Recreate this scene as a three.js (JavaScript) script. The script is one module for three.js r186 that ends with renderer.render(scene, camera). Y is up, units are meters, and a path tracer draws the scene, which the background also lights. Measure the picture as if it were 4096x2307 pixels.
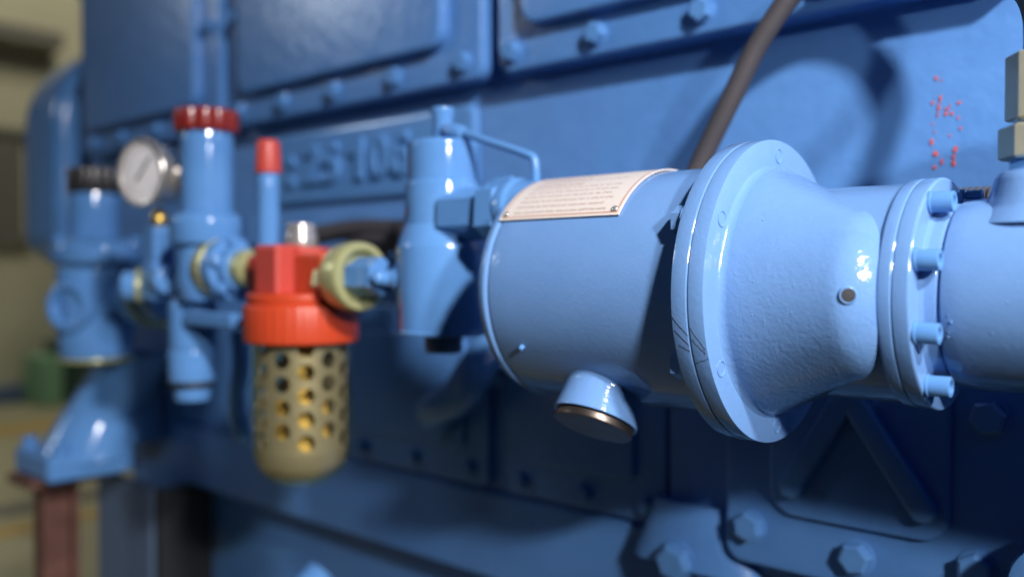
import * as THREE from 'three';
import { RoundedBoxGeometry } from 'three/addons/geometries/RoundedBoxGeometry.js';
import { mergeGeometries, toCreasedNormals } from 'three/addons/utils/BufferGeometryUtils.js';
import { FontLoader } from 'three/addons/loaders/FontLoader.js';
import { TextGeometry } from 'three/addons/geometries/TextGeometry.js';

// ---------------------------------------------------------------- camera, light, exposure
const scene = new THREE.Scene();
const camera = new THREE.PerspectiveCamera(36.19, 16 / 9, 0.05, 60);
camera.position.set(0.1958, 1.0162, 0.9672);
camera.lookAt(0.1958 - 0.66041, 1.0162 - 0.02082, 0.9672 - 0.75061);
camera.focus = 0.70;
camera.userData.fStop = 1.85;
scene.add(camera);
const renderer = new THREE.WebGLRenderer({ antialias: true });
renderer.setSize(1024, 576);
renderer.toneMapping = THREE.LinearToneMapping;
renderer.toneMappingExposure = 1.0;
renderer.shadowMap.enabled = true;
scene.background = new THREE.Color().setRGB(0.005, 0.017, 0.052);       // the dim hall around

const KEY = new THREE.Vector3(1.425, 2.325, 1.22), KEY_AIM = new THREE.Vector3(-0.35, 1.0, 0.15);
const KEY_POWER = 30, LOW_POWER = 24;

// ---------------------------------------------------------------- helpers
const creased = (g, a) => toCreasedNormals(g.scale(1000, 1000, 1000), a).scale(0.001, 0.001, 0.001);   // (its own vertex matching is too coarse for millimetres)
let seed = 7;
const rnd = () => { seed = (seed * 1664525 + 1013904223) >>> 0; return seed / 4294967296; };
function noiseTexture(size, octaves, s0) {                                // tiling value noise, grey
  seed = s0;
  const f = new Float32Array(size * size);
  for (const [cells, amp] of octaves) {
    const g = Float32Array.from({ length: cells * cells }, rnd);
    for (let y = 0; y < size; y++) for (let x = 0; x < size; x++) {
      const u = x / size * cells, v = y / size * cells, i = Math.floor(u), j = Math.floor(v);
      let a = u - i, b = v - j; a = a * a * (3 - 2 * a); b = b * b * (3 - 2 * b);
      const i1 = (i + 1) % cells, j1 = (j + 1) % cells;
      f[y * size + x] += amp * ((g[j * cells + i] * (1 - a) + g[j * cells + i1] * a) * (1 - b) + (g[j1 * cells + i] * (1 - a) + g[j1 * cells + i1] * a) * b);
    }
  }
  let lo = 1e9, hi = -1e9; for (const x of f) { lo = Math.min(lo, x); hi = Math.max(hi, x); }
  return f.map((x) => (x - lo) / (hi - lo));
}
function greyTex(f, size, repeat, lo = 0, hi = 1) {
  const d = new Uint8Array(size * size * 4);
  f.forEach((x, i) => { const v = Math.round(255 * (lo + (hi - lo) * x)); d[i * 4] = d[i * 4 + 1] = d[i * 4 + 2] = v; d[i * 4 + 3] = 255; });
  const t = new THREE.DataTexture(d, size, size); t.wrapS = t.wrapT = THREE.RepeatWrapping; t.magFilter = THREE.LinearFilter; t.repeat.set(repeat, repeat); t.needsUpdate = true;
  return t;
}
const castF = noiseTexture(512, [[28, 0.25], [60, 1], [120, 0.7], [220, 0.3]], 3);
const softF = noiseTexture(512, [[5, 1], [11, 0.6], [26, 0.3], [80, 0.12]], 11);
const castBump = greyTex(castF, 512, 6), softBump = greyTex(softF, 512, 8);
const wearF = noiseTexture(512, [[4, 1], [9, 0.7], [21, 0.5], [60, 0.35], [140, 0.2]], 23);
function tintTex(f, size, repeat, a, b) {                                 // mix of two linear colours, stored as sRGB
  const enc = (c) => 255 * (c <= 0.0031308 ? 12.92 * c : 1.055 * Math.pow(c, 1 / 2.4) - 0.055);
  const d = new Uint8Array(size * size * 4);
  f.forEach((x, i) => { for (let k = 0; k < 3; k++) d[i * 4 + k] = Math.round(enc(a[k] + (b[k] - a[k]) * x)); d[i * 4 + 3] = 255; });
  const t = new THREE.DataTexture(d, size, size); t.colorSpace = THREE.SRGBColorSpace; t.wrapS = t.wrapT = THREE.RepeatWrapping; t.magFilter = THREE.LinearFilter; t.repeat.set(repeat, repeat); t.needsUpdate = true;
  return t;
}
const lin = (r, g, b) => new THREE.Color().setRGB(r, g, b);
const PM = (o) => new THREE.MeshPhysicalMaterial(o);
const BLUE_A = [0.084, 0.220, 0.485], BLUE_B = [0.104, 0.262, 0.55];
const paintMap = tintTex(wearF, 512, 2.2, BLUE_A, BLUE_B);
const castMap = tintTex(wearF, 512, 2.2, [0.118, 0.244, 0.49], [0.142, 0.282, 0.55]);
const wallMap = tintTex(wearF, 512, 1.1, [0.074, 0.202, 0.475], [0.098, 0.250, 0.56]);
const roughMap = greyTex(wearF, 512, 3, 0.6, 1);
const M = {
  gloss: PM({ map: paintMap, roughness: 0.14, bumpMap: softBump, bumpScale: 0.0004 }),
  paint: PM({ map: paintMap, roughness: 0.13, roughnessMap: roughMap, bumpMap: softBump, bumpScale: 0.00013 }),
  cast: PM({ map: castMap, roughness: 0.13, roughnessMap: roughMap, bumpMap: castBump, bumpScale: 0.00028 }),
  castSoft: PM({ map: castMap, roughness: 0.13, roughnessMap: roughMap, bumpMap: castBump, bumpScale: 0.00013 }),
  wall: PM({ map: wallMap, roughness: 0.5, roughnessMap: roughMap, bumpMap: softBump, bumpScale: 0.0007 }),
  panel: PM({ map: wallMap, roughness: 0.24, bumpMap: softBump, bumpScale: 0.0005 }),
  dark: PM({ color: lin(0.012, 0.014, 0.018), roughness: 0.6 }),
  rubber: PM({ color: lin(0.050, 0.045, 0.050), roughness: 0.62, bumpMap: softBump, bumpScale: 0.0005 }),
  blackPlastic: PM({ color: lin(0.02, 0.018, 0.018), roughness: 0.3 }),
  steel: PM({ color: lin(0.54, 0.53, 0.40), metalness: 0.65, roughness: 0.28, roughnessMap: roughMap, bumpMap: softBump, bumpScale: 0.0004 }),
  chrome: PM({ color: lin(0.62, 0.59, 0.55), metalness: 0.75, roughness: 0.24 }),
  zinc: PM({ color: lin(0.47, 0.47, 0.23), metalness: 0.4, roughness: 0.28 }),
  brass: PM({ color: lin(0.60, 0.40, 0.10), metalness: 0.9, roughness: 0.3 }),
  darkSteel: PM({ color: lin(0.12, 0.10, 0.085), metalness: 0.85, roughness: 0.42, roughnessMap: roughMap }),
  red: PM({ color: lin(0.48, 0.050, 0.015), roughness: 0.38 }),
  redDull: PM({ color: lin(0.46, 0.055, 0.04), roughness: 0.45 }),
  maroon: PM({ color: lin(0.20, 0.018, 0.014), roughness: 0.22 }),
  amber: PM({ color: lin(0.95, 0.90, 0.66), roughness: 0.06, transmission: 1, thickness: 0, ior: 1.5 }),
  guard: PM({ color: lin(0.40, 0.39, 0.39), metalness: 0.6, roughness: 0.36 }),
  rust: PM({ map: tintTex(wearF, 512, 3, [0.075, 0.030, 0.021], [0.15, 0.065, 0.047]), roughness: 0.65 }),
  dial: PM({ color: lin(0.80, 0.78, 0.78), roughness: 0.5 }),
  ink: PM({ color: lin(0.03, 0.03, 0.035), roughness: 0.5 }),
  primer: PM({ color: lin(0.55, 0.09, 0.07), roughness: 0.7 }),
  hallWall: PM({ map: tintTex(wearF, 512, 0.3, [0.44, 0.41, 0.25], [0.50, 0.465, 0.29]), roughness: 0.85 }),
  hallDark: PM({ color: lin(0.13, 0.12, 0.085), roughness: 0.8 }),
  floor: PM({ map: tintTex(wearF, 512, 0.5, [0.29, 0.265, 0.14], [0.35, 0.32, 0.175]), roughness: 0.55 }),
  floorLine: PM({ color: lin(0.42, 0.26, 0.05), roughness: 0.6 }),
  green: PM({ color: lin(0.03, 0.075, 0.045), roughness: 0.6 }),
  greenLight: PM({ color: lin(0.22, 0.42, 0.22), roughness: 0.6 }),
  slate: PM({ color: lin(0.075, 0.12, 0.20), roughness: 0.6 }),
};

const names = new Map();
function numbered(n) { const k = names.get(n) ?? 0; names.set(n, k + 1); return k ? `${n}_${String(k).padStart(3, '0')}` : n; }
function thing(name, label, category, pos = [0, 0, 0], group) {
  const o = new THREE.Group(); o.name = numbered(name); o.position.set(...pos); scene.add(o);
  o.userData = { label, category }; if (group) o.userData.group = group;
  return o;
}
function boxUV(g0) {                                                      // uv in metres from the side each triangle looks to
  const g = g0.index ? g0.toNonIndexed() : g0, p = g.attributes.position, uv = new Float32Array(p.count * 2), A = new THREE.Vector3(), B = new THREE.Vector3(), C = new THREE.Vector3();
  for (let i = 0; i < p.count; i += 3) {
    A.fromBufferAttribute(p, i); B.fromBufferAttribute(p, i + 1).sub(A); C.fromBufferAttribute(p, i + 2).sub(A); B.cross(C);
    const ax = Math.abs(B.x), ay = Math.abs(B.y), az = Math.abs(B.z);
    for (let k = i; k < i + 3; k++) { const x = p.getX(k), y = p.getY(k), z = p.getZ(k); uv.set(ax >= ay && ax >= az ? [z, y] : ay >= az ? [x, z] : [x, y], k * 2); }
  }
  g.setAttribute('uv', new THREE.BufferAttribute(uv, 2)); return g;
}
const flat = (g) => (g.index ? g.toNonIndexed() : g);
function merge(list) {
  return mergeGeometries(list.map((g0) => { const g = flat(g0); for (const k of Object.keys(g.attributes)) if (!['position', 'normal', 'uv'].includes(k)) g.deleteAttribute(k); g.morphAttributes = {}; return g; }));
}
function mesh(name, geo, mat, parent, opt = {}) {
  let g = Array.isArray(geo) ? merge(geo) : geo;
  if (!opt.keepUV) g = boxUV(g);
  const m = new THREE.Mesh(g, mat); m.castShadow = m.receiveShadow = true;
  m.name = parent === scene ? numbered(name) : name; parent.add(m);
  if (opt.label) m.userData.label = opt.label;
  if (opt.kind) m.userData.kind = opt.kind;
  return m;
}
const box = (w, h, d, x = 0, y = 0, z = 0, r = 0.003) => new RoundedBoxGeometry(w, h, d, 2, Math.min(r, w / 2.1, h / 2.1, d / 2.1)).translate(x, y, z);
function soften(pts, b) {                                                 // small chamfers on the corners of a turned profile
  const out = [];
  pts.forEach((p, i) => {
    const a = pts[i - 1], c = pts[i + 1];
    if (!a || !c) return out.push(p);
    const d1 = Math.hypot(a[0] - p[0], a[1] - p[1]), d2 = Math.hypot(c[0] - p[0], c[1] - p[1]);
    const cr = Math.abs((p[0] - a[0]) * (c[1] - p[1]) - (p[1] - a[1]) * (c[0] - p[0])) / (d1 * d2 || 1);
    if (cr < 0.3) return out.push(p);
    const k1 = Math.min(b, d1 * 0.4) / d1, k2 = Math.min(b, d2 * 0.4) / d2;
    const q0 = [p[0] + (a[0] - p[0]) * k1, p[1] + (a[1] - p[1]) * k1], q2 = [p[0] + (c[0] - p[0]) * k2, p[1] + (c[1] - p[1]) * k2];
    out.push(q0, [(q0[0] + q2[0] + 2 * p[0]) / 4, (q0[1] + q2[1] + 2 * p[1]) / 4], q2);
  });
  return out;
}
// turned shape round y: profile of [y, radius]; normals kept smooth round the axis
function lathe(profile, seg = 64, b = 0.0015, uvMetres = true) {
  const pts = soften(profile, b), dense = [];
  pts.forEach((p, i) => { const q = pts[i - 1]; if (q) { const n = Math.max(1, Math.ceil(Math.hypot(p[0] - q[0], p[1] - q[1]) / 0.03)); for (let k = 1; k < n; k++) dense.push([q[0] + (p[0] - q[0]) * k / n, q[1] + (p[1] - q[1]) * k / n]); } dense.push(p); });
  const g = new THREE.LatheGeometry(dense.map(([y, r]) => new THREE.Vector2(Math.max(r, 1e-5), y)), seg);
  return creased(g, 0.55);
}
const latheX = (profile, seg = 96, b = 0.0015) => lathe(profile, seg, b).rotateZ(-Math.PI / 2);
const latheZ = (profile, seg = 48, b = 0.0015) => lathe(profile, seg, b).rotateX(Math.PI / 2);
const Y = new THREE.Vector3(0, 1, 0);
function along(g, dir, pos) { return g.applyQuaternion(new THREE.Quaternion().setFromUnitVectors(Y, new THREE.Vector3(...dir).normalize())).translate(...pos); }
function hexPrism(r, h, ch = 0.12, n = 6) {                               // across corners 2r, from y = 0 to h, chamfered both ends
  const c = r * ch;
  const g = new THREE.LatheGeometry([[0, 0], [0, r - c], [c * 0.6, r], [h - c * 0.6, r], [h, r - c], [h, 0]].map(([y, q]) => new THREE.Vector2(Math.max(q, 1e-5), y)), n);
  return creased(g, 0.3);
}
function boltGeo(r, h) { return merge([hexPrism(r, h, 0.2), lathe([[-0.0005, 0], [-0.0005, r * 1.12], [h * 0.14, r * 1.12], [h * 0.14, 0]], 24, 0.0005)]); }
const boltCache = {};
function bolt(parent, pos, dir = [0, 0, 1], r = 0.0155, h = 0.012, mat = M.paint, turn = rnd() * 3, name = 'bolt') {
  const key = `${r}/${h}`; const g = boltCache[key] ??= boxUV(boltGeo(r, h));
  const m = new THREE.Mesh(g, mat); m.castShadow = m.receiveShadow = true; m.name = name; parent.add(m);
  m.quaternion.setFromUnitVectors(Y, new THREE.Vector3(...dir).normalize()); m.rotateY(turn); m.position.set(...pos);
  return m;
}
function roundRect(x0, x1, y0, y1, r) {
  const s = new THREE.Shape();
  s.moveTo(x0 + r, y0); s.lineTo(x1 - r, y0); s.absarc(x1 - r, y0 + r, r, -Math.PI / 2, 0); s.lineTo(x1, y1 - r); s.absarc(x1 - r, y1 - r, r, 0, Math.PI / 2);
  s.lineTo(x0 + r, y1); s.absarc(x0 + r, y1 - r, r, Math.PI / 2, Math.PI); s.lineTo(x0, y0 + r); s.absarc(x0 + r, y0 + r, r, Math.PI, Math.PI * 1.5);
  return s;
}
function plate(x0, x1, y0, y1, z0, z1, r, b = 0.003) {
  const g = new THREE.ExtrudeGeometry(roundRect(x0 + b, x1 - b, y0 + b, y1 - b, Math.max(r - b, 0.001)), { depth: z1 - z0 - b, bevelEnabled: true, bevelSize: b, bevelThickness: b, bevelSegments: 3, curveSegments: 10 }).translate(0, 0, z0);
  return creased(g, 0.5);
}
function tube(pts, r, seg = 80, radial = 20) {
  const c = new THREE.CatmullRomCurve3(pts.map((p) => new THREE.Vector3(...p)), false, 'centripetal');
  return new THREE.TubeGeometry(c, seg, r, radial, false);
}
function loft(sections, seg = 96) {                                       // circles [x, r, dz, dy] along x joined smoothly
  const pos = [], idx = [], n = sections.length;
  sections.forEach(([x, r, dz = 0, dy = 0]) => { for (let i = 0; i <= seg; i++) { const a = i / seg * Math.PI * 2; pos.push(x, dy + r * Math.sin(a), dz + r * Math.cos(a)); } });
  for (let s = 0; s < n - 1; s++) for (let i = 0; i < seg; i++) { const a = s * (seg + 1) + i, b = a + seg + 1; idx.push(a, a + 1, b, b, a + 1, b + 1); }
  const g = new THREE.BufferGeometry(); g.setAttribute('position', new THREE.Float32BufferAttribute(pos, 3)); g.setIndex(idx);
  g.setAttribute('uv', new THREE.Float32BufferAttribute(new Float32Array(pos.length / 3 * 2), 2));
  return creased(g, 0.33);
}
function knurled(r, h, n, depth, b = 0.002) {                             // gripped cap standing on y = 0
  const s = new THREE.Shape(), k = n * 10;
  for (let i = 0; i <= k; i++) { const a = i / k * Math.PI * 2, q = r - b - depth * Math.pow(0.5 - 0.5 * Math.cos(a * n), 3); i ? s.lineTo(q * Math.cos(a), q * Math.sin(a)) : s.moveTo(q, 0); }
  return creased(new THREE.ExtrudeGeometry(s, { depth: h - 2 * b, bevelEnabled: true, bevelSize: b, bevelThickness: b, bevelSegments: 3 }).translate(0, 0, b).rotateX(-Math.PI / 2), 0.7);
}
const smooth = (a, b, t) => { t = Math.min(1, Math.max(0, t)); return a + (b - a) * t * t * (3 - 2 * t); };
const grid = (n, f) => Array.from({ length: n + 1 }, (_, i) => f(i / n));

// ---------------------------------------------------------------- the hall behind
{
  const floor = mesh('floor', new THREE.BoxGeometry(24, 0.2, 24).translate(0, -0.1, 0), M.floor, scene); floor.userData.kind = 'structure';
  const line = mesh('floor_marking', [new THREE.BoxGeometry(0.12, 0.004, 9).translate(-3.53, 0.002, -1.5), new THREE.BoxGeometry(0.3, 0.004, 9).translate(-5.9, 0.002, -1.5)], M.floorLine, scene); line.userData.kind = 'structure';
  const groove = mesh('floor_channel', new THREE.BoxGeometry(0.16, 0.006, 9).translate(-3.86, 0.003, -1.5), M.hallDark, scene); groove.userData.kind = 'structure';
  const wall = mesh('wall_back', new THREE.BoxGeometry(0.2, 5, 16).translate(-7.3, 2.5, -4.0), M.hallWall, scene); wall.userData.kind = 'structure';
  const kerb = mesh('skirting', box(0.12, 0.13, 8, -7.14, 0.065, -1.5), M.slate, scene); kerb.userData.kind = 'structure';
  const door = thing('hall_doorway', 'dark olive doorway panel low in the beige hall wall', 'doorway', [-7.18, 0, -0.62]);
  mesh('door_leaf', box(0.04, 0.80, 2.1, 0, 1.655, 0), M.hallDark, door);
  mesh('frame', [box(0.06, 0.06, 2.2, 0.01, 2.07, 0), box(0.06, 0.06, 2.2, 0.01, 1.24, 0)], M.hallDark, door);
  const tray = thing('cable_tray', 'long dark grey cable tray fixed high along the hall wall', 'cable tray', [-7.1, 2.80, -0.22]);
  mesh('tray_bed', box(0.18, 0.015, 3.4, 0, -0.05, 0), M.hallDark, tray); mesh('tray_side', box(0.015, 0.12, 3.4, 0.09, 0, 0), M.hallDark, tray);
  const crate = thing('equipment_cabinet', 'dark green equipment cabinet standing at the foot of the hall wall', 'cabinet', [-6.9, 0, -1.85]);
  mesh('body', box(0.5, 0.46, 0.42, 0, 0.23, -0.16, 0.01), M.green, crate); mesh('side_panel', box(0.4, 0.36, 0.14, 0, 0.19, 0.15, 0.01), M.greenLight, crate, { label: 'pale green side panel' });
}

// ---------------------------------------------------------------- the engine
const engine = thing('marine_engine', 'large light blue painted engine with bolted inspection covers and raised cast numbers', 'engine', [0, 0, 0]);
{
  mesh('block_wall', [new THREE.BoxGeometry(2.75, 1.35, 0.3).translate(-0.69, 1.355, -0.15)], M.wall, engine);
  // upper inspection covers
  const covers = [[-2.02, -1.385, 0.03], [-1.352, -0.678, 0.028], [-0.648, 0.016, 0.028]];
  covers.forEach(([x0, x1, r], k) => {
    const c = mesh('inspection_cover', plate(x0, x1, 1.292, 1.98, 0.001, 0.040, 0.022, 0.006), M.panel, engine);
    mesh('raised_panel', plate(x0 + 0.058, x1 - 0.066, 1.345, 1.93, 0.038, 0.060, 0.03, 0.007), M.panel, c);
    const xs = [[-1.945, -1.80, -1.634, -1.45], [-1.308, -1.165, -1.017, -0.862, -0.712], [-0.617, -0.474, -0.322, -0.171, -0.02]][k];
    for (const x of xs) bolt(c, [x, 1.319, 0.040], [0, 0, 1], 0.0145, 0.014);
    for (const x of [x0 + 0.03, x1 - 0.032]) for (const y of [1.5, 1.68]) bolt(c, [x, y, 0.040], [0, 0, 1], 0.0145, 0.014);
  });
  // cast pad and numbers
  mesh('cast_pad', plate(-1.30, -0.72, 1.135, 1.268, 0.0005, 0.012, 0.02, 0.010), M.paint, engine);
  const font = await new FontLoader().loadAsync('fonts/droid/droid_sans_bold.typeface.json');
  const text = new TextGeometry(': 25 106', { font, size: 0.066, depth: 0.006, curveSegments: 5, bevelEnabled: true, bevelSize: 0.002, bevelThickness: 0.003, bevelSegments: 2 });
  text.computeBoundingBox(); const tw = text.boundingBox.max.x - text.boundingBox.min.x;
  mesh('cast_lettering', text.scale(0.335 / tw, 1, 1).translate(-1.195, 1.172, 0.012), M.paint, engine);
  // lower side: shelf casting, recessed doors
  mesh('lower_wall', new THREE.BoxGeometry(2.44, 0.32, 0.28).translate(-0.845, 0.82, -0.155), M.wall, engine);
  {
    mesh('sump_rail', [plate(-1.62, 0.25, 0.558, 0.686, -0.012, 0.010, 0.004, 0.004)], M.wall, engine);
    mesh('sump_wall', new THREE.BoxGeometry(2.04, 0.55, 0.05).translate(-0.73, 0.28, -0.09), M.wall, engine);
  }
  [[-1.03, -0.69], [-0.655, -0.385]].forEach(([x0, x1], k) => {
    const c = mesh('crankcase_door', plate(x0, x1, 0.695, 0.96, 0.0005, 0.014, 0.015, 0.003), M.panel, engine);
    mesh('raised_panel', plate(x0 + 0.045, x1 - 0.045, 0.745, 0.915, 0.012, 0.022, 0.015, 0.003), M.panel, c);
    for (const x of k ? [-0.623, -0.51, -0.41] : [-0.979, -0.85, -0.726]) bolt(c, [x, 0.717, 0.014], [0, 0, 1], 0.011, 0.013);
  });
  // big corner cover under the starter
  mesh('side_strip', [plate(-0.372, 0.30, 0.672, 1.0, 0.0008, 0.030, 0.02, 0.006)], M.wall, engine);
  {
    const g = new THREE.CylinderGeometry(0.055, 0.085, 0.075, 32).scale(1, 1, 0.35).translate(-0.335, 0.700, 0.03);
    mesh('cast_foot', creased(g, 0.5), M.wall, engine);
  }
  bolt(engine, [-0.345, 0.672, 0.055], [0, -0.1, 1], 0.0215, 0.017, M.paint, 0.3, 'stud_bolt');
  const c = mesh('corner_cover', plate(-0.281, 0.035, 0.688, 0.955, 0.03, 0.058, 0.02, 0.006), M.panel, engine);
  mesh('raised_panel', plate(-0.225, -0.042, 0.752, 0.92, 0.057, 0.066, 0.03, 0.005), M.panel, c);
  for (const [x, y] of [[-0.250, 0.732], [-0.132, 0.722], [-0.020, 0.735], [-0.010, 0.88]]) bolt(c, [x, y, 0.058], [0, 0, 1], 0.0165, 0.014);
  for (const [x0, y0, x1, y1] of [[-0.139, 0.888, -0.196, 0.788], [-0.135, 0.888, -0.064, 0.786]]) {
    const L = Math.hypot(x1 - x0, y1 - y0);
    mesh('stiffening_rib', plate(-0.0125, L + 0.0125, -0.0125, 0.0125, 0, 0.016, 0.0124, 0.005).rotateZ(Math.atan2(y1 - y0, x1 - x0)).translate(x0, y0, x1 < x0 ? 0.0655 : 0.0651), M.paint, c);
  }
  mesh('edge_post', box(0.03, 0.4, 0.07, 0.055, 0.82, 0.04, 0.006), M.wall, engine);
  mesh('side_boss', lathe([[0, 0], [0, 0.05], [0.09, 0.045], [0.09, 0]], 32, 0.005).rotateX(Math.PI / 2).translate(0.062, 0.745, 0.03), M.paint, engine);
  // bare primer showing through the paint on the wall
  seed = 91;
  const spots = [[2395, 203, 7, 9], [2412, 212, 3, 4], [2409, 262, 5, 14], [2405, 285, 4, 16], [2402, 305, 3, 10], [2440, 283, 4, 4], [2468, 278, 9, 5], [2432, 291, 9, 5], [2427, 304, 9, 7], [2446, 306, 7, 6], [2466, 318, 5, 5], [2473, 347, 6, 5], [2384, 270, 6, 6], [2386, 328, 4, 4], [2392, 350, 4, 4], [2383, 377, 7, 12], [2395, 411, 9, 10], [2457, 403, 8, 14], [2453, 423, 6, 9], [2453, 440, 7, 12], [2416, 433, 5, 14], [2393, 448, 8, 8], [2440, 365, 5, 4]];
  const sg = [];
  for (const [px, py, w, h] of spots) {
    const x = -0.0765 + (px - 2395) * 0.000302, y = 1.2125 - (py - 203) * 0.000372;
    const s = new THREE.Shape(); const n = 11;
    for (let i = 0; i < n; i++) { const a = i / n * Math.PI * 2, q = 0.6 + 0.55 * rnd(); const u = Math.cos(a) * w * 0.00028 * q, v = Math.sin(a) * h * 0.0003 * q; i ? s.lineTo(u, v) : s.moveTo(u, v); }
    sg.push(new THREE.ShapeGeometry(s).translate(x, y, 0.0012));
  }
  mesh('primer_spots', sg, M.primer, engine, { label: 'red primer flecks where the blue paint is missing' });
  // rounded end housing
  {
    const s = new THREE.Shape(); const f = 0.028, top = 1.60, bot = 1.06, r = 0.22;
    s.moveTo(-0.4, bot); s.lineTo(f - 0.06, bot); s.absarc(f - 0.06, bot + 0.06, 0.06, -Math.PI / 2, 0); s.lineTo(f, top - r);
    s.absarc(f - r, top - r, r, 0, Math.PI / 2); s.lineTo(-0.4, top); s.closePath();
    const g = new THREE.ExtrudeGeometry(s, { depth: 0.16, bevelEnabled: true, bevelSize: 0.03, bevelThickness: 0.035, bevelSegments: 6, curveSegments: 24 }).rotateY(-Math.PI / 2).translate(-2.16, 0, 0);
    mesh('end_housing', creased(g, 0.6), M.gloss, engine);
    mesh('end_casing', box(0.26, 0.30, 0.2, -1.73, 0.58, -0.10, 0.01), M.wall, engine);
    mesh('end_seam', box(0.05, 0.75, 0.04, -2.09, 1.55, -0.03), M.dark, engine);
  }
}

// ---------------------------------------------------------------- compressed-air starter
const AZ = 0.25;
const starter = thing('air_starter', 'light blue cylindrical air starter with a large round flange, in sharp focus', 'starter motor', [0, 0.998, AZ]);
{
  const body = mesh('body', latheX([[-0.386, 0], [-0.386, 0.098], [-0.383, 0.1085], [-0.376, 0.1105], [-0.3735, 0.1105], [-0.371, 0.1080], [-0.368, 0.1092], [-0.30, 0.1095], [-0.22, 0.1095], [-0.15, 0.1088]], 128, 0.0012), M.castSoft, starter);
  const fl = mesh('flange', latheX([[-0.160, 0.07], [-0.160, 0.1285], [-0.1468, 0.1287], [-0.1460, 0.1276], [-0.1452, 0.1287], [-0.132, 0.1287], [-0.132, 0.08]], 160, 0.0009), M.castSoft, starter);
  for (const a of [90, 150, 210, 270, 330, 30]) {
    const t = a * Math.PI / 180, y = 0.1155 * Math.sin(t), z = -0.1155 * Math.cos(t);
    mesh('plug', latheX([[-0.134, 0.0066], [-0.1312, 0.0066], [-0.1312, 0.0056], [-0.1322, 0.0052], [-0.1322, 0]], 24, 0.0004).translate(0, y, z), M.castSoft, fl);
    bolt(starter, [-0.160, y * 0.985, z * 0.985], [-1, 0, 0], 0.0128, 0.013, M.castSoft, 0.5, 'hex_bolt');
  }
  // bell: oblique cone that runs into the collar
  const sec = [[-0.134, 0.113, 0.0]];
  for (let i = 0; i <= 8; i++) { const t = i / 8; sec.push([-0.1335 + 0.010 * t, 0.1125 - 0.009 * Math.sqrt(1 - (1 - t) * (1 - t)), 0.001 * t]); }
  for (let i = 1; i <= 14; i++) { const t = i / 14; sec.push([-0.1235 + 0.0795 * t, 0.1035 - 0.037 * t - 0.0015 * Math.sin(t * Math.PI), 0.001 + 0.0355 * t]); }
  for (let i = 1; i <= 8; i++) { const t = i / 8; sec.push([-0.044 + 0.024 * t, 0.0665 - 0.006 * t * t - 0.003 * t, 0.0365 - 0.004 * t * t - 0.001 * t]); }
  sec.push([-0.019, 0.03, 0.028]);
  mesh('bell_housing', loft(sec, 128), M.cast, starter);
  mesh('collar', latheX([[-0.135, 0.06], [-0.135, 0.097], [-0.128, 0.0895], [-0.115, 0.0855], [-0.02, 0.0845]], 128, 0.0012), M.castSoft, starter);
  {
    const n = [0.5, 0, 0.87], at = [-0.0345, 0.0005, 0.1003];
    mesh('threaded_hole', along(lathe([[0.0006, 0], [0.0007, 0.0048], [0.0004, 0.0052]], 28, 0.0001), n, at), M.dark, starter);
    mesh('hole_rim', along(lathe([[-0.002, 0.0048], [0.0008, 0.0048], [0.0012, 0.0053], [0.0006, 0.0062], [-0.002, 0.0070]], 28, 0.0003), n, at), M.castSoft, starter);
  }
  mesh('rear_flange', latheX([[-0.022, 0.06], [-0.021, 0.0855], [-0.019, 0.0875], [-0.0108, 0.0878], [-0.0100, 0.0868], [-0.0092, 0.0878], [0.001, 0.0880], [0.0025, 0.0868], [0.0025, 0.06]], 160, 0.0007), M.castSoft, starter);
  mesh('motor', latheX([[0.001, 0.071], [0.006, 0.0680], [0.0135, 0.0675], [0.0145, 0.0662], [0.0156, 0.0662], [0.0168, 0.0690], [0.030, 0.0700], [0.30, 0.072], [0.30, 0]], 128, 0.0008), M.castSoft, starter);
  for (const a of [57, 18.5, -18.5, -54, 123, 161.5, -161.5, -126]) {
    const t = a * Math.PI / 180, y = 0.0795 * Math.sin(t), z = 0.0795 * Math.cos(t);
    const b = mesh('socket_bolt', latheX([[0.002, 0], [0.002, 0.0083], [0.0045, 0.0083], [0.0045, 0.0075], [0.019, 0.0075], [0.019, 0.0042], [0.0135, 0.0038], [0.0135, 0]], 32, 0.0011).translate(0, y, z), M.paint, starter);
  }
  {
    seed = 41; const bl = [];
    const put = (x, r, ang, q, dz = 0) => bl.push(along(new THREE.SphereGeometry(q, 8, 5, 0, Math.PI * 2, 0, Math.PI / 2).scale(1, 0.55, 1), [0, Math.sin(ang), Math.cos(ang)], [x, r * Math.sin(ang), r * Math.cos(ang) + dz]));
    for (let i = 0; i < 34; i++) put(0.02 + rnd() * 0.08, 0.0699, -0.75 + rnd() * 1.6, 0.0005 + rnd() * rnd() * 0.0012);
    for (let i = 0; i < 30; i++) put(-0.362 + rnd() * 0.19, 0.1092, -0.8 + rnd() * 1.5, 0.0004 + rnd() * rnd() * 0.0010);
    for (let i = 0; i < 46; i++) { const t = rnd(); put(-0.1235 + 0.0795 * t, 0.1033 - 0.037 * t - 0.0015 * Math.sin(t * Math.PI), -0.2 + rnd() * 0.9, 0.0004 + rnd() * rnd() * 0.0009, 0.001 + 0.0355 * t); }
    mesh('paint_blisters', bl, M.castSoft, starter, { kind: 'stuff' });
    // cracks in the paint over the flange joint
    const cr = []; const arc = (x0, a0, x1, a1) => { const p = []; for (let k = 0; k <= 6; k++) { const t = k / 6, x = x0 + (x1 - x0) * t + (rnd() - 0.5) * 0.0006, a = a0 + (a1 - a0) * t + (rnd() - 0.5) * 0.006; p.push([x, 0.1287 * Math.sin(a), 0.1287 * Math.cos(a)]); } cr.push(tube(p, 0.00022, 14, 5)); };
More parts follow.
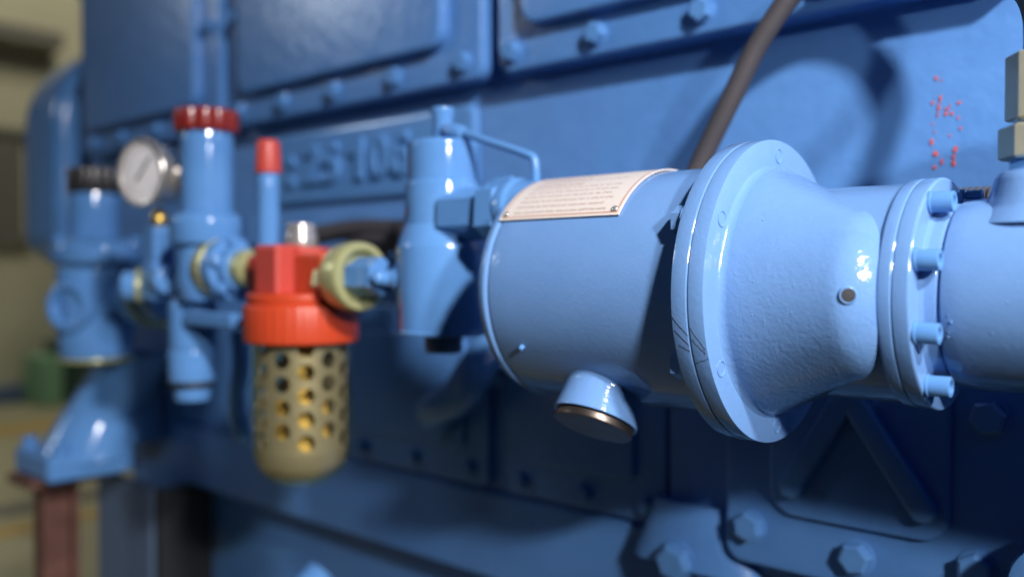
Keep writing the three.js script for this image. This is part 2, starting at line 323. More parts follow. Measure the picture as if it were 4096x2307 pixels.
    arc(-0.1455, -0.43, -0.1325, -0.39); arc(-0.159, -0.14, -0.147, -0.25); arc(-0.158, -0.22, -0.147, -0.31); arc(-0.1445, -0.20, -0.1335, -0.33); arc(-0.1445, -0.27, -0.134, -0.36); arc(-0.156, -0.31, -0.147, -0.35);
    mesh('paint_cracks', cr, M.dark, fl, { kind: 'stuff' });
  }
  // port boss with steel plug, pointing down and out
  const d = [0, -0.875, 0.484], bp = (L) => [-0.277, d[1] * L, d[2] * L];
  const boss = mesh('port_boss', along(lathe([[0.07, 0], [0.07, 0.075], [0.090, 0.058], [0.097, 0.045], [0.102, 0.0385], [0.108, 0.0365], [0.113, 0.0365], [0.130, 0.0390], [0.1345, 0.0395], [0.1355, 0.039], [0.1355, 0]], 64, 0.0014), d, bp(0)), M.castSoft, starter);
  mesh('port_plug', along(lathe([[0.1356, 0], [0.1356, 0.0345], [0.1366, 0.0365], [0.1425, 0.0365], [0.1432, 0.036], [0.1427, 0]], 64, 0.0008), d, bp(0)), M.darkSteel, starter, { label: 'dark bare steel plug' });
  mesh('drip', along(lathe([[0, 0.0026], [0.006, 0.0024], [0.007, 0]], 14, 0.0006), [0, -0.5, 0.86], [-0.338, -0.052, 0.094]), M.paint, starter);
  bolt(starter, [-0.386, 0.004, 0.082], [-1, 0, 0], 0.0115, 0.014, M.paint, 0, 'hex_bolt');
  // name plate bent round the body
  const W = 0.138, A0 = 36 * Math.PI / 180, A1 = 100 * Math.PI / 180, R = 0.1106, hgt = (A1 - A0) * R;
  const cv = document.createElement('canvas'); cv.width = 1024; cv.height = Math.round(1024 * hgt / W);
  const cx = cv.getContext('2d'); cx.fillStyle = '#cbc3bb'; cx.fillRect(0, 0, cv.width, cv.height);
  cx.strokeStyle = '#a8684a'; cx.lineWidth = 9; cx.strokeRect(24, 24, cv.width - 48, cv.height - 48);
  seed = 5;
  const H = cv.height; let row = 0;
  for (let y = 95; y < H - 60; y += 54, row++) {                          // print too fine to read: word-length strokes
    const bold = row === 2 || row === 6 || row === 8; let x = 110; const end = bold ? 480 + rnd() * 80 : row === 4 || row === 5 ? 620 : 820 + rnd() * 100;
    cx.fillStyle = bold ? '#8d4a3c' : '#95736b';
    while (x < end) { const w = 16 + rnd() * 62; for (let u = 0; u < w; u += 11) cx.fillRect(x + u, y + (rnd() < 0.2 ? -5 : 0), 7, bold ? 20 : 15); x += w + 16; }
  }
  const tex = new THREE.CanvasTexture(cv); tex.colorSpace = THREE.SRGBColorSpace;
  const bend = (r, u0, v0, w, h, th) => {                                 // curved sheet of thickness th
    const g = new THREE.BoxGeometry(w, h, th, 1, 24, 1), p = g.attributes.position, uv = g.attributes.uv;
    for (let i = 0; i < p.count; i++) { const x = p.getX(i), y = p.getY(i), z = p.getZ(i); const a = A0 + (y / h + 0.5) * (A1 - A0), rr = r + z + th / 2; uv.setXY(i, x / w + 0.5, y / h + 0.5); p.setXYZ(i, u0 + x, rr * Math.sin(a), rr * Math.cos(a)); }
    g.computeVertexNormals(); return creased(g, 0.6);
  };
  const np = mesh('name_plate', bend(R, -0.3035, 0, W, hgt, 0.0012), PM({ map: tex, roughness: 0.42 }), starter, { keepUV: true, label: 'cream metal plate with fine red-brown print' });
  for (const x of [-0.366, -0.241]) for (const a of [A0 + 0.06, A1 - 0.06]) {
    const dir = [0, Math.sin(a), Math.cos(a)];
    mesh('rivet', along(lathe([[0, 0.0036], [0.0012, 0.0032], [0.0022, 0.0016], [0.0025, 0]], 16, 0.0003), dir, [x, dir[1] * (R + 0.0011), dir[2] * (R + 0.0011)]), M.chrome, np);
  }
  // hose tower on the motor
  mesh('hose_tower', lathe([[0.05, 0], [0.05, 0.050], [0.062, 0.037], [0.072, 0.033], [0.083, 0.030], [0.088, 0.026], [0.088, 0]], 64, 0.002).translate(0.066, 0, 0.006), M.castSoft, starter);
  mesh('added_shade_block', box(0.19, 0.16, 0.11, 0.27, 0.142, -0.005, 0.006), M.castSoft, starter);  // unseen block added above the motor to throw shade on the corner cover
  mesh('tower_nut', hexPrism(0.0215, 0.012).rotateY(0.25).translate(0.064, 0.0865, 0.006), M.paint, starter);
  mesh('pipe_stub', latheX([[0.012, 0], [0.012, 0.0062], [0.022, 0.0062], [0.0225, 0.005], [0.034, 0.005], [0.034, 0]], 24, 0.0008).translate(-0.019, 0.0765, -0.05), M.paint, starter);
}

// ---------------------------------------------------------------- hoses and cables
{
  const t = thing('hydraulic_hose', 'thick dark grey rubber hose rising from the starter through a steel hex fitting', 'hose', [0.064, 1.095, 0.256]);
  mesh('hex_nut', hexPrism(0.0262, 0.024, 0.1).rotateY(0.62).translate(0, -0.001, 0), M.steel, t);
  mesh('neck', lathe([[0.022, 0], [0.022, 0.0135], [0.03, 0.0135], [0.03, 0]], 32).translate(0, 0, 0), M.steel, t);
  mesh('ferrule', hexPrism(0.0222, 0.047, 0.09).rotateY(0.60).translate(0, 0.0265, 0), M.steel, t);
  const pts = [[0, 0.066, 0], [-0.001, 0.085, -0.006], [-0.012, 0.115, -0.055], [-0.030, 0.148, -0.110], [-0.060, 0.188, -0.155], [-0.115, 0.224, -0.175], [-0.18, 0.238, -0.178], [-0.24, 0.215, -0.165], [-0.285, 0.163, -0.158], [-0.318, 0.105, -0.156], [-0.360, 0.030, -0.156], [-0.40, -0.06, -0.15]];
  const hose = mesh('hose', tube(pts, 0.0112, 160, 24), M.rubber, t);
  const rings = []; const c = new THREE.CatmullRomCurve3(pts.map((p) => new THREE.Vector3(...p)), false, 'centripetal');
  for (let i = 0; i < 26; i++) { const u = 0.035 + i * 0.0052, q = c.getPointAt(u), d = c.getTangentAt(u); rings.push(along(new THREE.TorusGeometry(0.01115, 0.00055, 5, 28).rotateX(Math.PI / 2), [d.x + 0.25, d.y, d.z], q.toArray())); }
  mesh('braid_ring', rings, M.rubber, hose, { kind: 'stuff' });
}
{
  const t = thing('corrugated_conduit', 'grey corrugated conduit lying along the wall behind the starter motor', 'conduit', [-0.02, 1.075, 0.10]);
  const prof = [[-0.10, 0], [-0.10, 0.013]];
  for (let i = 0; i < 44; i++) { const x = -0.10 + i * 0.0055; prof.push([x + 0.001, 0.0130], [x + 0.0022, 0.0160], [x + 0.0038, 0.0160], [x + 0.005, 0.0130]); }
  prof.push([0.143, 0.013], [0.143, 0]);
  mesh('corrugated_tube', latheX(prof, 32, 0.0006), PM({ color: lin(0.07, 0.068, 0.07), roughness: 0.5 }), t);
}
[[[-1.10, 1.068, 0.07], [-0.95, 1.082, 0.06], [-0.80, 1.078, 0.055], [-0.62, 1.086, 0.05], [-0.42, 1.06, 0.05]],
 [[-1.02, 1.03, 0.06], [-0.90, 1.062, 0.07], [-0.78, 1.05, 0.075], [-0.60, 1.066, 0.07], [-0.42, 1.03, 0.06]],
 [[-0.94, 0.98, 0.05], [-0.87, 1.03, 0.08], [-0.80, 1.072, 0.085], [-0.66, 1.056, 0.075], [-0.44, 1.07, 0.06]]].forEach((p, i) => {
  const t = thing('black_cable', ['uppermost dark cable of the three sagging behind the filter knob', 'middle dark cable of the three sagging behind the filter knob', 'lowest dark cable, bending upward behind the filter knob'][i], 'cable', p[0], 'dark cables behind the filter');
  mesh('sheath', tube(p.map((q) => [q[0] - p[0][0], q[1] - p[0][1], q[2] - p[0][2]]), [0.016, 0.012, 0.013][i], 60, 14), M.rubber, t);
  mesh('cable_clip', latheX([[-0.006, 0.017], [-0.006, 0.0185], [0.006, 0.0185], [0.006, 0.017]], 20, 0.0005).translate(p[2][0] - p[0][0], p[2][1] - p[0][1], p[2][2] - p[0][2]), M.dark, t);
});

// ---------------------------------------------------------------- starting valve beside the starter
{
  const t = thing('starting_valve', 'light blue stepped round valve with a bent rod handle, left of the starter', 'valve', [-0.560, 0.94, 0.232]);
  mesh('upper_barrel', lathe([[0.12, 0], [0.12, 0.0425], [0.224, 0.0425], [0.228, 0.040], [0.228, 0]], 64, 0.002), M.paint, t);
  mesh('middle_barrel', lathe([[0.10, 0.03], [0.10, 0.0455], [0.178, 0.0455], [0.1805, 0.043], [0.1805, 0.03]], 64, 0.0015), M.paint, t);
  mesh('lower_barrel', lathe([[0, 0], [0.0, 0.054], [0.004, 0.055], [0.005, 0.0535], [0.055, 0.0565], [0.103, 0.0560], [0.130, 0.046], [0.130, 0]], 64, 0.002), M.paint, t);
  mesh('drain_stub', lathe([[-0.022, 0], [-0.022, 0.022], [0.001, 0.023], [0.001, 0]], 32, 0.002), M.slate, t);
  const sp = mesh('spindle', lathe([[0.226, 0], [0.226, 0.013], [0.252, 0.0115], [0.265, 0.0145], [0.2685, 0.0135], [0.2685, 0]], 32, 0.002).translate(0, 0, 0), M.paint, t);
  const hd = mesh('handle', tube([[0.004, 0.242, 0.004], [0.03, 0.237, 0.006], [0.09, 0.2175, 0.01], [0.136, 0.202, 0.012], [0.1505, 0.195, 0.012], [0.153, 0.182, 0.012], [0.152, 0.15, 0.012]], 0.0048, 60, 14), M.paint, t);
  mesh('handle_hub', along(lathe([[0, 0], [0, 0.0085], [0.02, 0.0105], [0.034, 0.008], [0.036, 0]], 24, 0.002), [0.97, -0.2, 0.05], [0.008, 0.240, 0.005]), M.paint, hd);
  mesh('paint_nick', along(lathe([[0, 0], [0.0004, 0.0035], [0.0006, 0.0025], [0.0007, 0]], 10, 0.0001).scale(3.4, 1, 0.8), [-0.45, 0, 0.9], [-0.020, 0.143, 0.0411]), M.redDull, t, { label: 'small red mark' });
  // tee screw on the left of the barrel
  const dir = [-0.75, 0, 0.66];
  mesh('bleed_screw', [along(lathe([[0.045, 0], [0.045, 0.018], [0.058, 0.016], [0.062, 0.010], [0.070, 0.010], [0.070, 0]], 32, 0.001), dir, [0, 0.066, 0]), along(new THREE.CapsuleGeometry(0.0095, 0.012, 6, 18), [0.1, 0.2, 1], [dir[0] * 0.073, 0.066, dir[2] * 0.073])], M.paint, t);
}
{
  const t = thing('pipe_union', 'light blue pipe union with hexagon shoulders joining valve and starter', 'pipe fitting', [-0.485, 1.080, 0.248]);
  mesh('hex_shoulder', hexPrism(0.030, 0.06, 0.1).rotateZ(-Math.PI / 2).translate(-0.045, 0, 0).rotateX(0.5), M.paint, t);
  mesh('union_nut', [hexPrism(0.0385, 0.03, 0.12).rotateZ(-Math.PI / 2).translate(0.020, 0, 0).rotateX(0.45), latheX([[0.048, 0], [0.048, 0.035], [0.062, 0.0355], [0.066, 0.032], [0.12, 0.028], [0.12, 0]], 48)], M.paint, t);
}

// ---------------------------------------------------------------- red air filter with amber bowl
{
  const t = thing('air_filter', 'red headed air filter with a perforated guard and amber bowl', 'air filter', [-0.792, 0.731, 0.27]);
  mesh('collar', [knurled(0.0755, 0.05, 36, 0.0005, 0.004).translate(0, 0.190, 0), lathe([[0.238, 0], [0.238, 0.070], [0.252, 0.0715], [0.255, 0.069], [0.255, 0]], 64, 0.001)], M.red, t);
  mesh('head', [hexPrism(0.040, 0.063, 0.06, 8).rotateY(0.1).translate(0, 0.252, 0), box(0.052, 0.066, 0.05, -0.002, 0.285, 0.03, 0.006).rotateY(0)], M.redDull, t);
  mesh('inlet_lug', box(0.055, 0.055, 0.055, -0.062, 0.278, 0, 0.006), M.red, t);
  mesh('outlet_lug', box(0.06, 0.058, 0.06, 0.055, 0.278, 0, 0.006), M.red, t);
  mesh('knob', [lathe([[0.315, 0], [0.315, 0.0225], [0.330, 0.0215], [0.334, 0.0195], [0.345, 0.0195], [0.347, 0.018], [0.347, 0]], 40, 0.001)], M.chrome, t);
  // amber bowl
  const bp = [[0.197, 0.0660], [0.075, 0.0658]];
  for (let i = 1; i <= 14; i++) { const a = i / 14 * Math.PI / 2; bp.push([0.062 - 0.062 * Math.sin(a), 0.0658 * Math.pow(Math.cos(a), 0.62)]); }
  mesh('bowl', lathe(bp, 72, 0.0002), M.amber, t);
  mesh('guard_bottom', lathe([[0.010, 0], [0.011, 0.032], [0.016, 0.044], [0.027, 0.054], [0.040, 0.0582], [0.0495, 0.0592]], 56, 0.002), M.guard, t);
  // perforated guard: every hole cut through
  const R = 0.0592, cols = 12, rows = 5, y0 = 0.049, ph = 0.0302, hr = 0.0108, pos = [], nrm = [];
  const P = (u, v, r) => { const a = u / R; return [r * Math.sin(a), v, r * Math.cos(a)]; };
  const tri = (a, b, c) => { pos.push(...a, ...b, ...c); };
  const cw = Math.PI * 2 * R / cols;
  for (let c = 0; c < cols; c++) {
    const uc = c * cw, off = c % 2 ? ph / 2 : 0;
    for (let r = 0; r < rows; r++) {
      const vc = y0 + off + ph * (r + 0.5), N = 24;
      if (vc + ph / 2 > 0.222) continue;
      for (let i = 0; i < N; i++) {
        const e = (k) => { const a = (k / N) * Math.PI * 2 + Math.PI / 4, x = Math.cos(a), y = Math.sin(a), m = Math.max(Math.abs(x) / (cw / 2), Math.abs(y) / (ph / 2)); return [[uc + hr * x, vc + hr * y], [uc + x / m, vc + y / m]]; };
        const [h0, s0] = e(i), [h1, s1] = e(i + 1);
        for (const [rr, flip] of [[R, 0], [R - 0.0014, 1]]) {
          const A = P(...h0, rr), B = P(...s0, rr), C = P(...s1, rr), D = P(...h1, rr);
          flip ? (tri(A, C, B), tri(A, D, C)) : (tri(A, B, C), tri(A, C, D));
        }
        const A = P(...h0, R), B = P(...h1, R), C = P(...h1, R - 0.0014), D = P(...h0, R - 0.0014); tri(A, B, C); tri(A, C, D);
      }
    }
    const strips = c % 2 ? [[y0, y0 + off]] : [];
    strips.push([y0 + off + ph * rows > 0.222 ? y0 + off + ph * (rows - 1) : y0 + off + ph * rows, 0.21]);
    for (const [a, b] of strips) if (b > a) for (let i = 0; i < 6; i++) { const u0 = uc - cw / 2 + cw * i / 6, u1 = u0 + cw / 6; tri(P(u0, a, R), P(u1, a, R), P(u1, b, R)); tri(P(u0, a, R), P(u1, b, R), P(u0, b, R)); }
  }
  const g = new THREE.BufferGeometry(); g.setAttribute('position', new THREE.Float32BufferAttribute(pos, 3)); g.setAttribute('uv', new THREE.Float32BufferAttribute(new Float32Array(pos.length / 3 * 2), 2)); g.computeVertexNormals();
  mesh('perforated_guard', creased(g, 0.7), M.guard, t);
  mesh('filter_element', lathe([[0.03, 0], [0.03, 0.038], [0.115, 0.036], [0.120, 0.02], [0.20, 0.018], [0.20, 0]], 40), PM({ color: lin(0.55, 0.40, 0.14), roughness: 0.6 }), t);
}
{
  const t = thing('zinc_elbow', 'chunky pale yellow zinc plated collar right of the red filter head', 'pipe fitting', [-0.68, 1.008, 0.27]);
  mesh('hex_nut', hexPrism(0.036, 0.034, 0.1).rotateZ(-Math.PI / 2).translate(-0.045, 0, 0).rotateX(0.3), M.zinc, t);
  mesh('flare', latheX([[-0.030, 0], [-0.030, 0.034], [-0.018, 0.0415], [-0.004, 0.0430], [0.010, 0.0435], [0.017, 0.0415], [0.017, 0.033], [0.004, 0.030], [0.004, 0]], 64, 0.002), M.zinc, t);
  mesh('blue_hex', hexPrism(0.024, 0.05, 0.08).rotateZ(-Math.PI / 2).translate(0.005, 0, 0).rotateX(0.5), M.paint, t);
}

// ---------------------------------------------------------------- regulator, gauge and small fittings
{
  const t = thing('pressure_regulator', 'tall light blue regulator topped by a maroon ribbed cap', 'regulator', [-1.03, 1.0, 0.27]);
  mesh('adjusting_cap', knurled(0.0475, 0.033, 10, 0.006, 0.004).translate(0, 0.222, 0), M.maroon, t);
  mesh('spring_barrel', lathe([[0.08, 0], [0.08, 0.0385], [0.224, 0.0385], [0.224, 0]], 56, 0.002), M.paint, t);
  mesh('shoulder', lathe([[0.055, 0], [0.055, 0.0535], [0.090, 0.0545], [0.098, 0.050], [0.103, 0.040], [0.103, 0]], 64, 0.003), M.paint, t);
  mesh('body', lathe([[-0.03, 0], [-0.03, 0.040], [0.0, 0.046], [0.05, 0.043], [0.058, 0.043], [0.058, 0]], 56, 0.003), M.paint, t);
  mesh('lower_stem', lathe([[-0.105, 0], [-0.105, 0.036], [-0.035, 0.036], [-0.03, 0.030], [0.0, 0.030], [0.0, 0]], 48, 0.003).translate(-0.045, 0, 0), M.paint, t);
  mesh('foot_plate', box(0.135, 0.022, 0.07, 0.055, -0.055, 0, 0.005), M.paint, t);
}
{
  const t = thing('pipe_flange', 'round light blue pipe flange with a yellow zinc backing ring, left of the filter', 'pipe flange', [-0.955, 1.018, 0.27]);
  mesh('backing_ring', latheX([[-0.048, 0], [-0.048, 0.0445], [-0.024, 0.0465], [-0.022, 0.045], [-0.022, 0]], 64, 0.002), M.zinc, t);
  mesh('disc', latheX([[-0.022, 0], [-0.022, 0.0455], [0.004, 0.0455], [0.006, 0.035], [0.026, 0.034], [0.028, 0]], 64, 0.002), M.paint, t);
  mesh('hub_nut', latheX([[0.027, 0], [0.027, 0.028], [0.048, 0.028], [0.055, 0.024], [0.055, 0]], 48, 0.002), M.zinc, t);
  for (let i = 0; i < 6; i++) { const a = i / 6 * Math.PI * 2 + 0.3; bolt(t, [0.005, 0.0395 * Math.sin(a), 0.0395 * Math.cos(a)], [1, 0, 0], 0.0085, 0.012, M.paint, 0.2); }
}
{
  const t = thing('pressure_gauge', 'round steel cased pressure gauge with a pale dial', 'gauge', [-1.137, 1.167, 0.318]); t.rotation.y = 0.22;
  mesh('case', latheZ([[-0.055, 0], [-0.055, 0.044], [-0.008, 0.0475], [-0.006, 0.0525], [0.004, 0.0535], [0.007, 0.051], [0.006, 0.047], [0.000, 0.0465], [0.000, 0]], 64, 0.0012), M.chrome, t);
  mesh('dial', latheZ([[0.0002, 0], [0.0002, 0.0462], [0.0012, 0.0462], [0.0014, 0]], 48, 0.0002), M.dial, t);
  mesh('needle', box(0.0035, 0.05, 0.0015, 0, 0.008, 0.0035, 0.0005).rotateZ(-0.75), M.ink, t);
  const ticks = []; for (let i = 0; i <= 20; i++) { const a = (-135 + 270 * i / 20) * Math.PI / 180; ticks.push(box(0.0012, i % 5 ? 0.005 : 0.009, 0.0008, 0, 0.038, 0.0019, 0.0002).rotateZ(-a)); }
  mesh('scale_marks', ticks, M.ink, t);
  mesh('lens', latheZ([[0.0055, 0], [0.0050, 0.0465]], 40, 0.0001), PM({ color: lin(1, 1, 1), transmission: 1, thickness: 0, roughness: 0, specularIntensity: 0.4 }), t);
  mesh('mounting_block', box(0.05, 0.042, 0.04, 0.072, -0.012, -0.035, 0.004).rotateY(0.1), M.chrome, t);
}
{
  const t = thing('bleed_valve', 'small light blue square bleed valve with a brass nipple, left of the regulator', 'bleed valve', [-1.18, 0.97, 0.27]);
  mesh('nipple', lathe([[0.115, 0], [0.115, 0.011], [0.128, 0.013], [0.140, 0.010], [0.147, 0.005], [0.147, 0]], 20, 0.001), M.brass, t, { label: 'brass nipple' });
  mesh('stem', box(0.038, 0.060, 0.038, 0, 0.087, 0, 0.004), M.paint, t);
  mesh('body', [box(0.042, 0.062, 0.045, 0, 0.028, 0, 0.005), along(lathe([[0, 0], [0, 0.023], [0.03, 0.023], [0.034, 0.018], [0.034, 0]], 32, 0.002), [1, 0, 0.2], [0.018, 0.03, 0.005])], M.paint, t);
  mesh('side_plug', along(lathe([[0, 0], [0, 0.024], [0.022, 0.025], [0.028, 0.018], [0.028, 0]], 32, 0.002), [-0.55, 0, 0.8], [-0.03, 0.02, 0.02]), M.paint, t);
  mesh('washer', along(lathe([[-0.004, 0], [-0.004, 0.028], [0.003, 0.028], [0.003, 0]], 32, 0.0005), [-0.55, 0, 0.8], [-0.03, 0.02, 0.02]), M.zinc, t);
}
{
  const t = thing('capped_tube', 'upright light blue tube closed by a red plastic cap', 'tube', [-0.868, 1.02, 0.27]);
  mesh('tube', lathe([[0, 0], [0, 0.0155], [0.137, 0.0150], [0.137, 0]], 32, 0.001), M.paint, t);
  mesh('cap', lathe([[0.130, 0.014], [0.130, 0.0185], [0.158, 0.0170], [0.172, 0.0160], [0.176, 0.013], [0.177, 0]], 36, 0.002), M.redDull, t, { label: 'red plastic cap' });
}
{
  const t = thing('drain_trap', 'light blue stepped drain trap hanging below the regulator', 'drain trap', [-1.078, 0.815, 0.27]);
  mesh('drain_cap', lathe([[0, 0], [0, 0.026], [0.020, 0.028], [0.024, 0.024], [0.024, 0]], 40, 0.002), M.paint, t);
  mesh('seal', lathe([[0.022, 0], [0.022, 0.034], [0.031, 0.034], [0.031, 0]], 40, 0.001), M.dark, t);
  mesh('bowl', lathe([[0.030, 0], [0.030, 0.0355], [0.076, 0.0365], [0.084, 0.034], [0.095, 0.034], [0.095, 0]], 48, 0.003), M.paint, t);
  const p = mesh('side_pipe', tube([[0.085, 0.11, -0.03], [0.088, 0.06, -0.03], [0.075, 0.0, -0.03], [0.078, -0.06, -0.04]], 0.013, 40, 16), M.paint, t);
}
// ---------------------------------------------------------------- hand pump, mounting foot and stand at the far end
{
  const t = thing('priming_pump', 'light blue hand priming pump with a black ribbed knob at the far end', 'pump', [-1.651, 0.8377, 0.170]); t.scale.setScalar(1.143);
  mesh('knob', knurled(0.0455, 0.046, 14, 0.004, 0.004).translate(0, 0.292, 0), M.blackPlastic, t, { label: 'black ribbed knob' });
  mesh('barrel', lathe([[0.19, 0], [0.19, 0.042], [0.295, 0.042], [0.295, 0]], 48, 0.002), M.paint, t);
  mesh('guide_rod', lathe([[0.19, 0], [0.19, 0.006], [0.285, 0.006], [0.285, 0]], 16).translate(-0.045, 0, 0.02), M.chrome, t);
  const f = mesh('flange', [lathe([[0.165, 0], [0.165, 0.075], [0.172, 0.082], [0.196, 0.082], [0.205, 0.074], [0.215, 0.05], [0.215, 0]], 56, 0.004).scale(1.15, 1, 0.9)], M.paint, t);
  for (const [x, z] of [[-0.072, 0.03], [0.07, 0.03], [0.0, 0.062], [-0.04, -0.05], [0.05, -0.05]]) bolt(f, [x, 0.205, z], [0, 1, 0], 0.011, 0.012);
  mesh('body', [lathe([[0, 0], [0, 0.06], [0.06, 0.064], [0.16, 0.064], [0.166, 0.060], [0.166, 0]], 56, 0.004)], M.paint, t);
  const dir = [0.45, 0, 0.89];
  mesh('inlet_port', along(lathe([[0.04, 0], [0.04, 0.046], [0.072, 0.043], [0.074, 0.036], [0.072, 0.030], [0.050, 0.028], [0.050, 0]], 48, 0.002), dir, [0, 0.093, 0]), M.paint, t);
  mesh('port_bore', along(lathe([[0.0505, 0], [0.0505, 0.0275], [0.0515, 0.0275], [0.0515, 0]], 32, 0.0002), dir, [0, 0.093, 0]), M.dark, t);
  mesh('outlet_body', latheX([[0.03, 0], [0.03, 0.050], [0.12, 0.052], [0.125, 0.060], [0.150, 0.060], [0.153, 0.05], [0.20, 0.042], [0.20, 0]], 48, 0.003).translate(0, 0.115, -0.04), M.paint, t);
  mesh('outlet_gasket', latheX([[0.1535, 0.03], [0.1535, 0.058], [0.161, 0.058], [0.161, 0.03]], 40, 0.001).translate(0, 0.115, -0.04), M.zinc, t);
  mesh('gasket', lathe([[-0.006, 0], [-0.006, 0.062], [0.0, 0.062], [0, 0]], 40, 0.0005), M.zinc, t);
}
{
  const t = thing('mounting_foot', 'light blue cast mounting foot of the engine resting on the rusty stand', 'engine mount', [-1.795, 0.5768, 0.090]); t.scale.setScalar(1.277);
  mesh('base_plate', box(0.145, 0.042, 0.14, 0.02, 0.025, 0.06, 0.008), M.paint, t);
  mesh('column', loft([[0.03, 0.078, 0.05, 0], [0.045, 0.072, 0.045, 0.0], [0.09, 0.064, 0.025, 0.0], [0.14, 0.062, 0.0, -0.02], [0.20, 0.064, -0.03, -0.04]], 48).rotateZ(Math.PI / 2).translate(0.03, 0, 0), M.paint, t);
  mesh('web', box(0.014, 0.11, 0.12, 0.085, 0.085, -0.01, 0.005).rotateZ(0.18), M.paint, t); mesh('web', box(0.014, 0.11, 0.12, -0.03, 0.085, -0.01, 0.005).rotateZ(-0.25), M.paint, t);
  bolt(t, [0.075, 0.046, 0.105], [0, 1, 0], 0.014, 0.018); bolt(t, [-0.035, 0.046, 0.11], [0, 1, 0], 0.012, 0.018);
}
{
  const t = thing('steel_stand', 'rust red steel stand carrying the engine mounting foot', 'stand', [-1.795, 0, 0.195]); t.scale.set(1.277, 0.85, 1.277);
  mesh('top_plate', box(0.10, 0.022, 0.12, 0.0, 0.674, 0.0, 0.003), M.rust, t);
  mesh('post', [box(0.010, 0.66, 0.042, 0.0, 0.333, 0, 0.002), box(0.042, 0.66, 0.010, 0.0, 0.333, 0.024, 0.002), box(0.042, 0.66, 0.010, 0.0, 0.333, -0.024, 0.002)], M.rust, t);
  mesh('brace', box(0.012, 0.40, 0.04, -0.045, 0.20, 0.03, 0.002).rotateZ(-0.12), M.rust, t);
  mesh('foot_plate', box(0.26, 0.02, 0.22, 0.02, 0.01, 0, 0.003), M.rust, t);
}
{
  const t = thing('base_frame', 'slate blue base frame upright under the far end of the engine', 'base frame', [-1.74, 0, 0.06]);
  mesh('side_plate', box(0.26, 0.55, 0.03, 0, 0.275, 0, 0.004), M.slate, t);
  mesh('web_plate', box(0.03, 0.55, 0.12, 0.146, 0.275, -0.05, 0.004), M.dark, t);
}
{
  const t = thing('drain_pipe', 'short light blue pipe elbow hanging under the engine shelf', 'pipe', [-0.995, 0.425, 0.14]);
  mesh('elbow', tube([[0, 0.09, -0.05], [0, 0.06, -0.01], [0, 0.02, 0.01], [0.005, -0.10, 0.01]], 0.028, 40, 20), M.paint, t);
}
{
  const t = thing('pipe_elbow', 'light blue pipe bend fixed low on the wall behind the starter', 'pipe', [-0.70, 0.84, 0.02]);
  mesh('bend', tube([[0.03, 0.07, 0.0], [0.03, 0.03, 0.045], [0.01, 0.0, 0.05], [-0.05, -0.03, 0.045], [-0.09, -0.06, 0.0]], 0.028, 50, 20), M.paint, t);
  mesh('bend_flange', latheZ([[0, 0], [0, 0.04], [0.012, 0.04], [0.012, 0]], 32, 0.002).translate(0.03, 0.07, -0.018), M.paint, t);
}

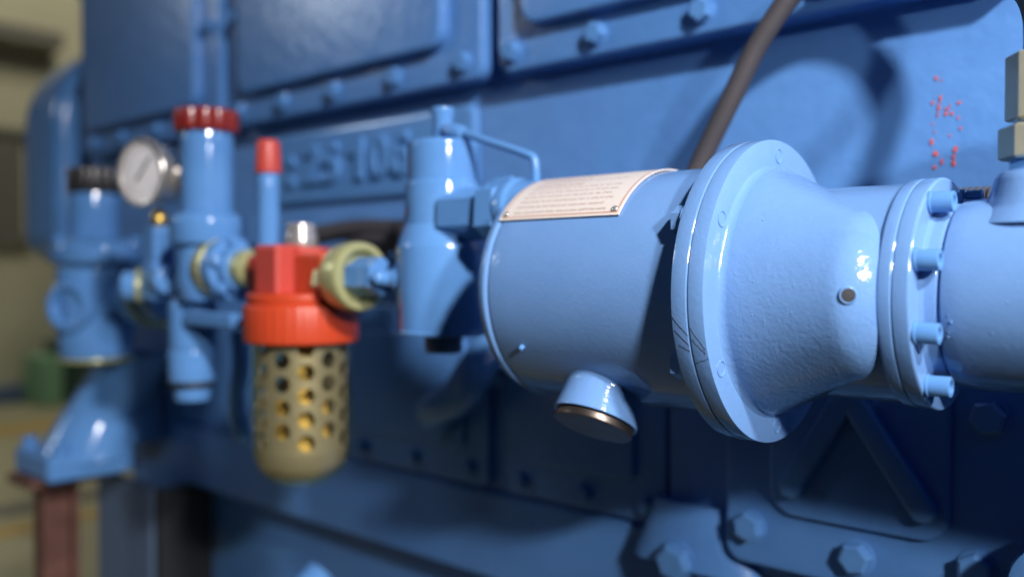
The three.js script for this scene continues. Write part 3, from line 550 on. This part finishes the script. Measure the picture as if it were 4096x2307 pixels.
// ---------------------------------------------------------------- lamps
{
  const dir = KEY_AIM.clone().sub(KEY).normalize();
  const t = thing('work_lamp', 'twin headed white work lamp on a black pole, lighting the engine', 'lamp', [KEY.x - dir.x * 0.12, 0, KEY.z - dir.z * 0.12]);
  mesh('pole', lathe([[0.02, 0], [0.02, 0.016], [2.15, 0.016], [2.15, 0]], 20), M.dark, t);
  mesh('foot', lathe([[0, 0], [0, 0.22], [0.02, 0.21], [0.02, 0]], 40), M.dark, t);
  for (const [dy, power] of [[0.03, KEY_POWER], [-0.62, LOW_POWER]]) {
    const p = new THREE.Vector3(KEY.x, KEY.y + dy, KEY.z), q = p.clone().sub(t.position);
    mesh('lamp_housing', along(lathe([[-0.09, 0], [-0.09, 0.05], [-0.004, 0.065], [-0.004, 0]], 32), dir.toArray(), q.toArray()), M.dark, t);
    mesh('lamp_glass', along(lathe([[-0.003, 0], [-0.003, 0.055], [-0.001, 0.055], [0, 0]], 32, 0.0003), dir.toArray(), q.toArray()), PM({ color: lin(0.8, 0.8, 0.8), emissive: lin(1, 0.97, 0.95), emissiveIntensity: 20 }), t);
    const pos = p.clone().addScaledVector(dir, 0.07), h = new THREE.Vector3(dir.x, 0, dir.z).normalize(), cut = dy > 0 ? 0.76 : 0.60;
    const e = pos.clone().addScaledVector(h, 0.22).add(new THREE.Vector3(0, -0.22 * Math.tan(cut), 0)), b = pos.clone().addScaledVector(h, -0.06).add(new THREE.Vector3(0, -0.12, 0));
    const up = e.clone().sub(b), len = up.length(), side = new THREE.Vector3(-h.z, 0, h.x); up.normalize();
    const flap = new THREE.BoxGeometry(0.5, len, 0.004); flap.applyMatrix4(new THREE.Matrix4().makeBasis(side, up, new THREE.Vector3().crossVectors(side, up))).translate(...e.clone().add(b).multiplyScalar(0.5).sub(t.position).toArray());
    mesh('added_beam_flap', flap, M.dark, t);  // unseen flap added under each head to keep its beam off the floor
    if (dy < 0) {                                                            // upper flap, also added: the low head lights only below the starter
      const cut2 = 0.33, e2 = pos.clone().addScaledVector(h, 0.24).add(new THREE.Vector3(0, -0.24 * Math.tan(cut2), 0)), b2 = pos.clone().addScaledVector(h, -0.06).add(new THREE.Vector3(0, 0.13, 0));
      const u2 = e2.clone().sub(b2), l2 = u2.length(); u2.normalize();
      const f2 = new THREE.BoxGeometry(0.6, l2, 0.004); f2.applyMatrix4(new THREE.Matrix4().makeBasis(side, u2, new THREE.Vector3().crossVectors(side, u2))).translate(...e2.clone().add(b2).multiplyScalar(0.5).sub(t.position).toArray());
      mesh('added_beam_flap', f2, M.dark, t);
    }
    const s = new THREE.SpotLight(new THREE.Color().setRGB(1, 0.965, 0.97), power, 0, 0.62, 0.9, 2);
    s.position.copy(p).addScaledVector(dir, 0.07); s.target.position.copy(KEY_AIM); s.castShadow = true; s.shadow.radius = 4; s.shadow.mapSize.set(2048, 2048); s.shadow.bias = -0.0005;
    scene.add(s, s.target);
  }
  for (const [x, y, z, power, w] of [[-6.05, 3.45, 3.85, 7.5, 1.0], [-5.1, 4.8, -1.6, 7.5, 1.6]]) {
    const c = thing('hall_lamp', z > 0 ? 'square cool white hall floodlight tilted towards the engine' : 'square warm white hall lamp hanging near the beige back wall', 'lamp', [x, y, z]);
    const to = z > 0 ? new THREE.Vector3(-1, 1.3, 0).sub(c.position).normalize() : new THREE.Vector3(0, -1, 0);
    c.quaternion.setFromUnitVectors(new THREE.Vector3(0, -1, 0), to);
    mesh('lamp_housing', box(w + 0.06, 0.08, w + 0.06, 0, 0.06, 0), M.dial, c);
    mesh('lamp_glass', box(w, 0.02, w, 0, 0.012, 0), PM({ color: lin(0.8, 0.8, 0.8), emissive: lin(1, 0.95, 0.86), emissiveIntensity: 3 }), c);
    const l = new THREE.RectAreaLight(z > 0 ? new THREE.Color().setRGB(0.80, 0.93, 1.06) : new THREE.Color().setRGB(1, 0.97, 0.93), power, w, w);
    l.position.copy(c.position).addScaledVector(to, 0.03); l.lookAt(l.position.clone().addScaledVector(to, 5).add(new THREE.Vector3(0, 0, 0.001))); scene.add(l);
  }
}
renderer.render(scene, camera);
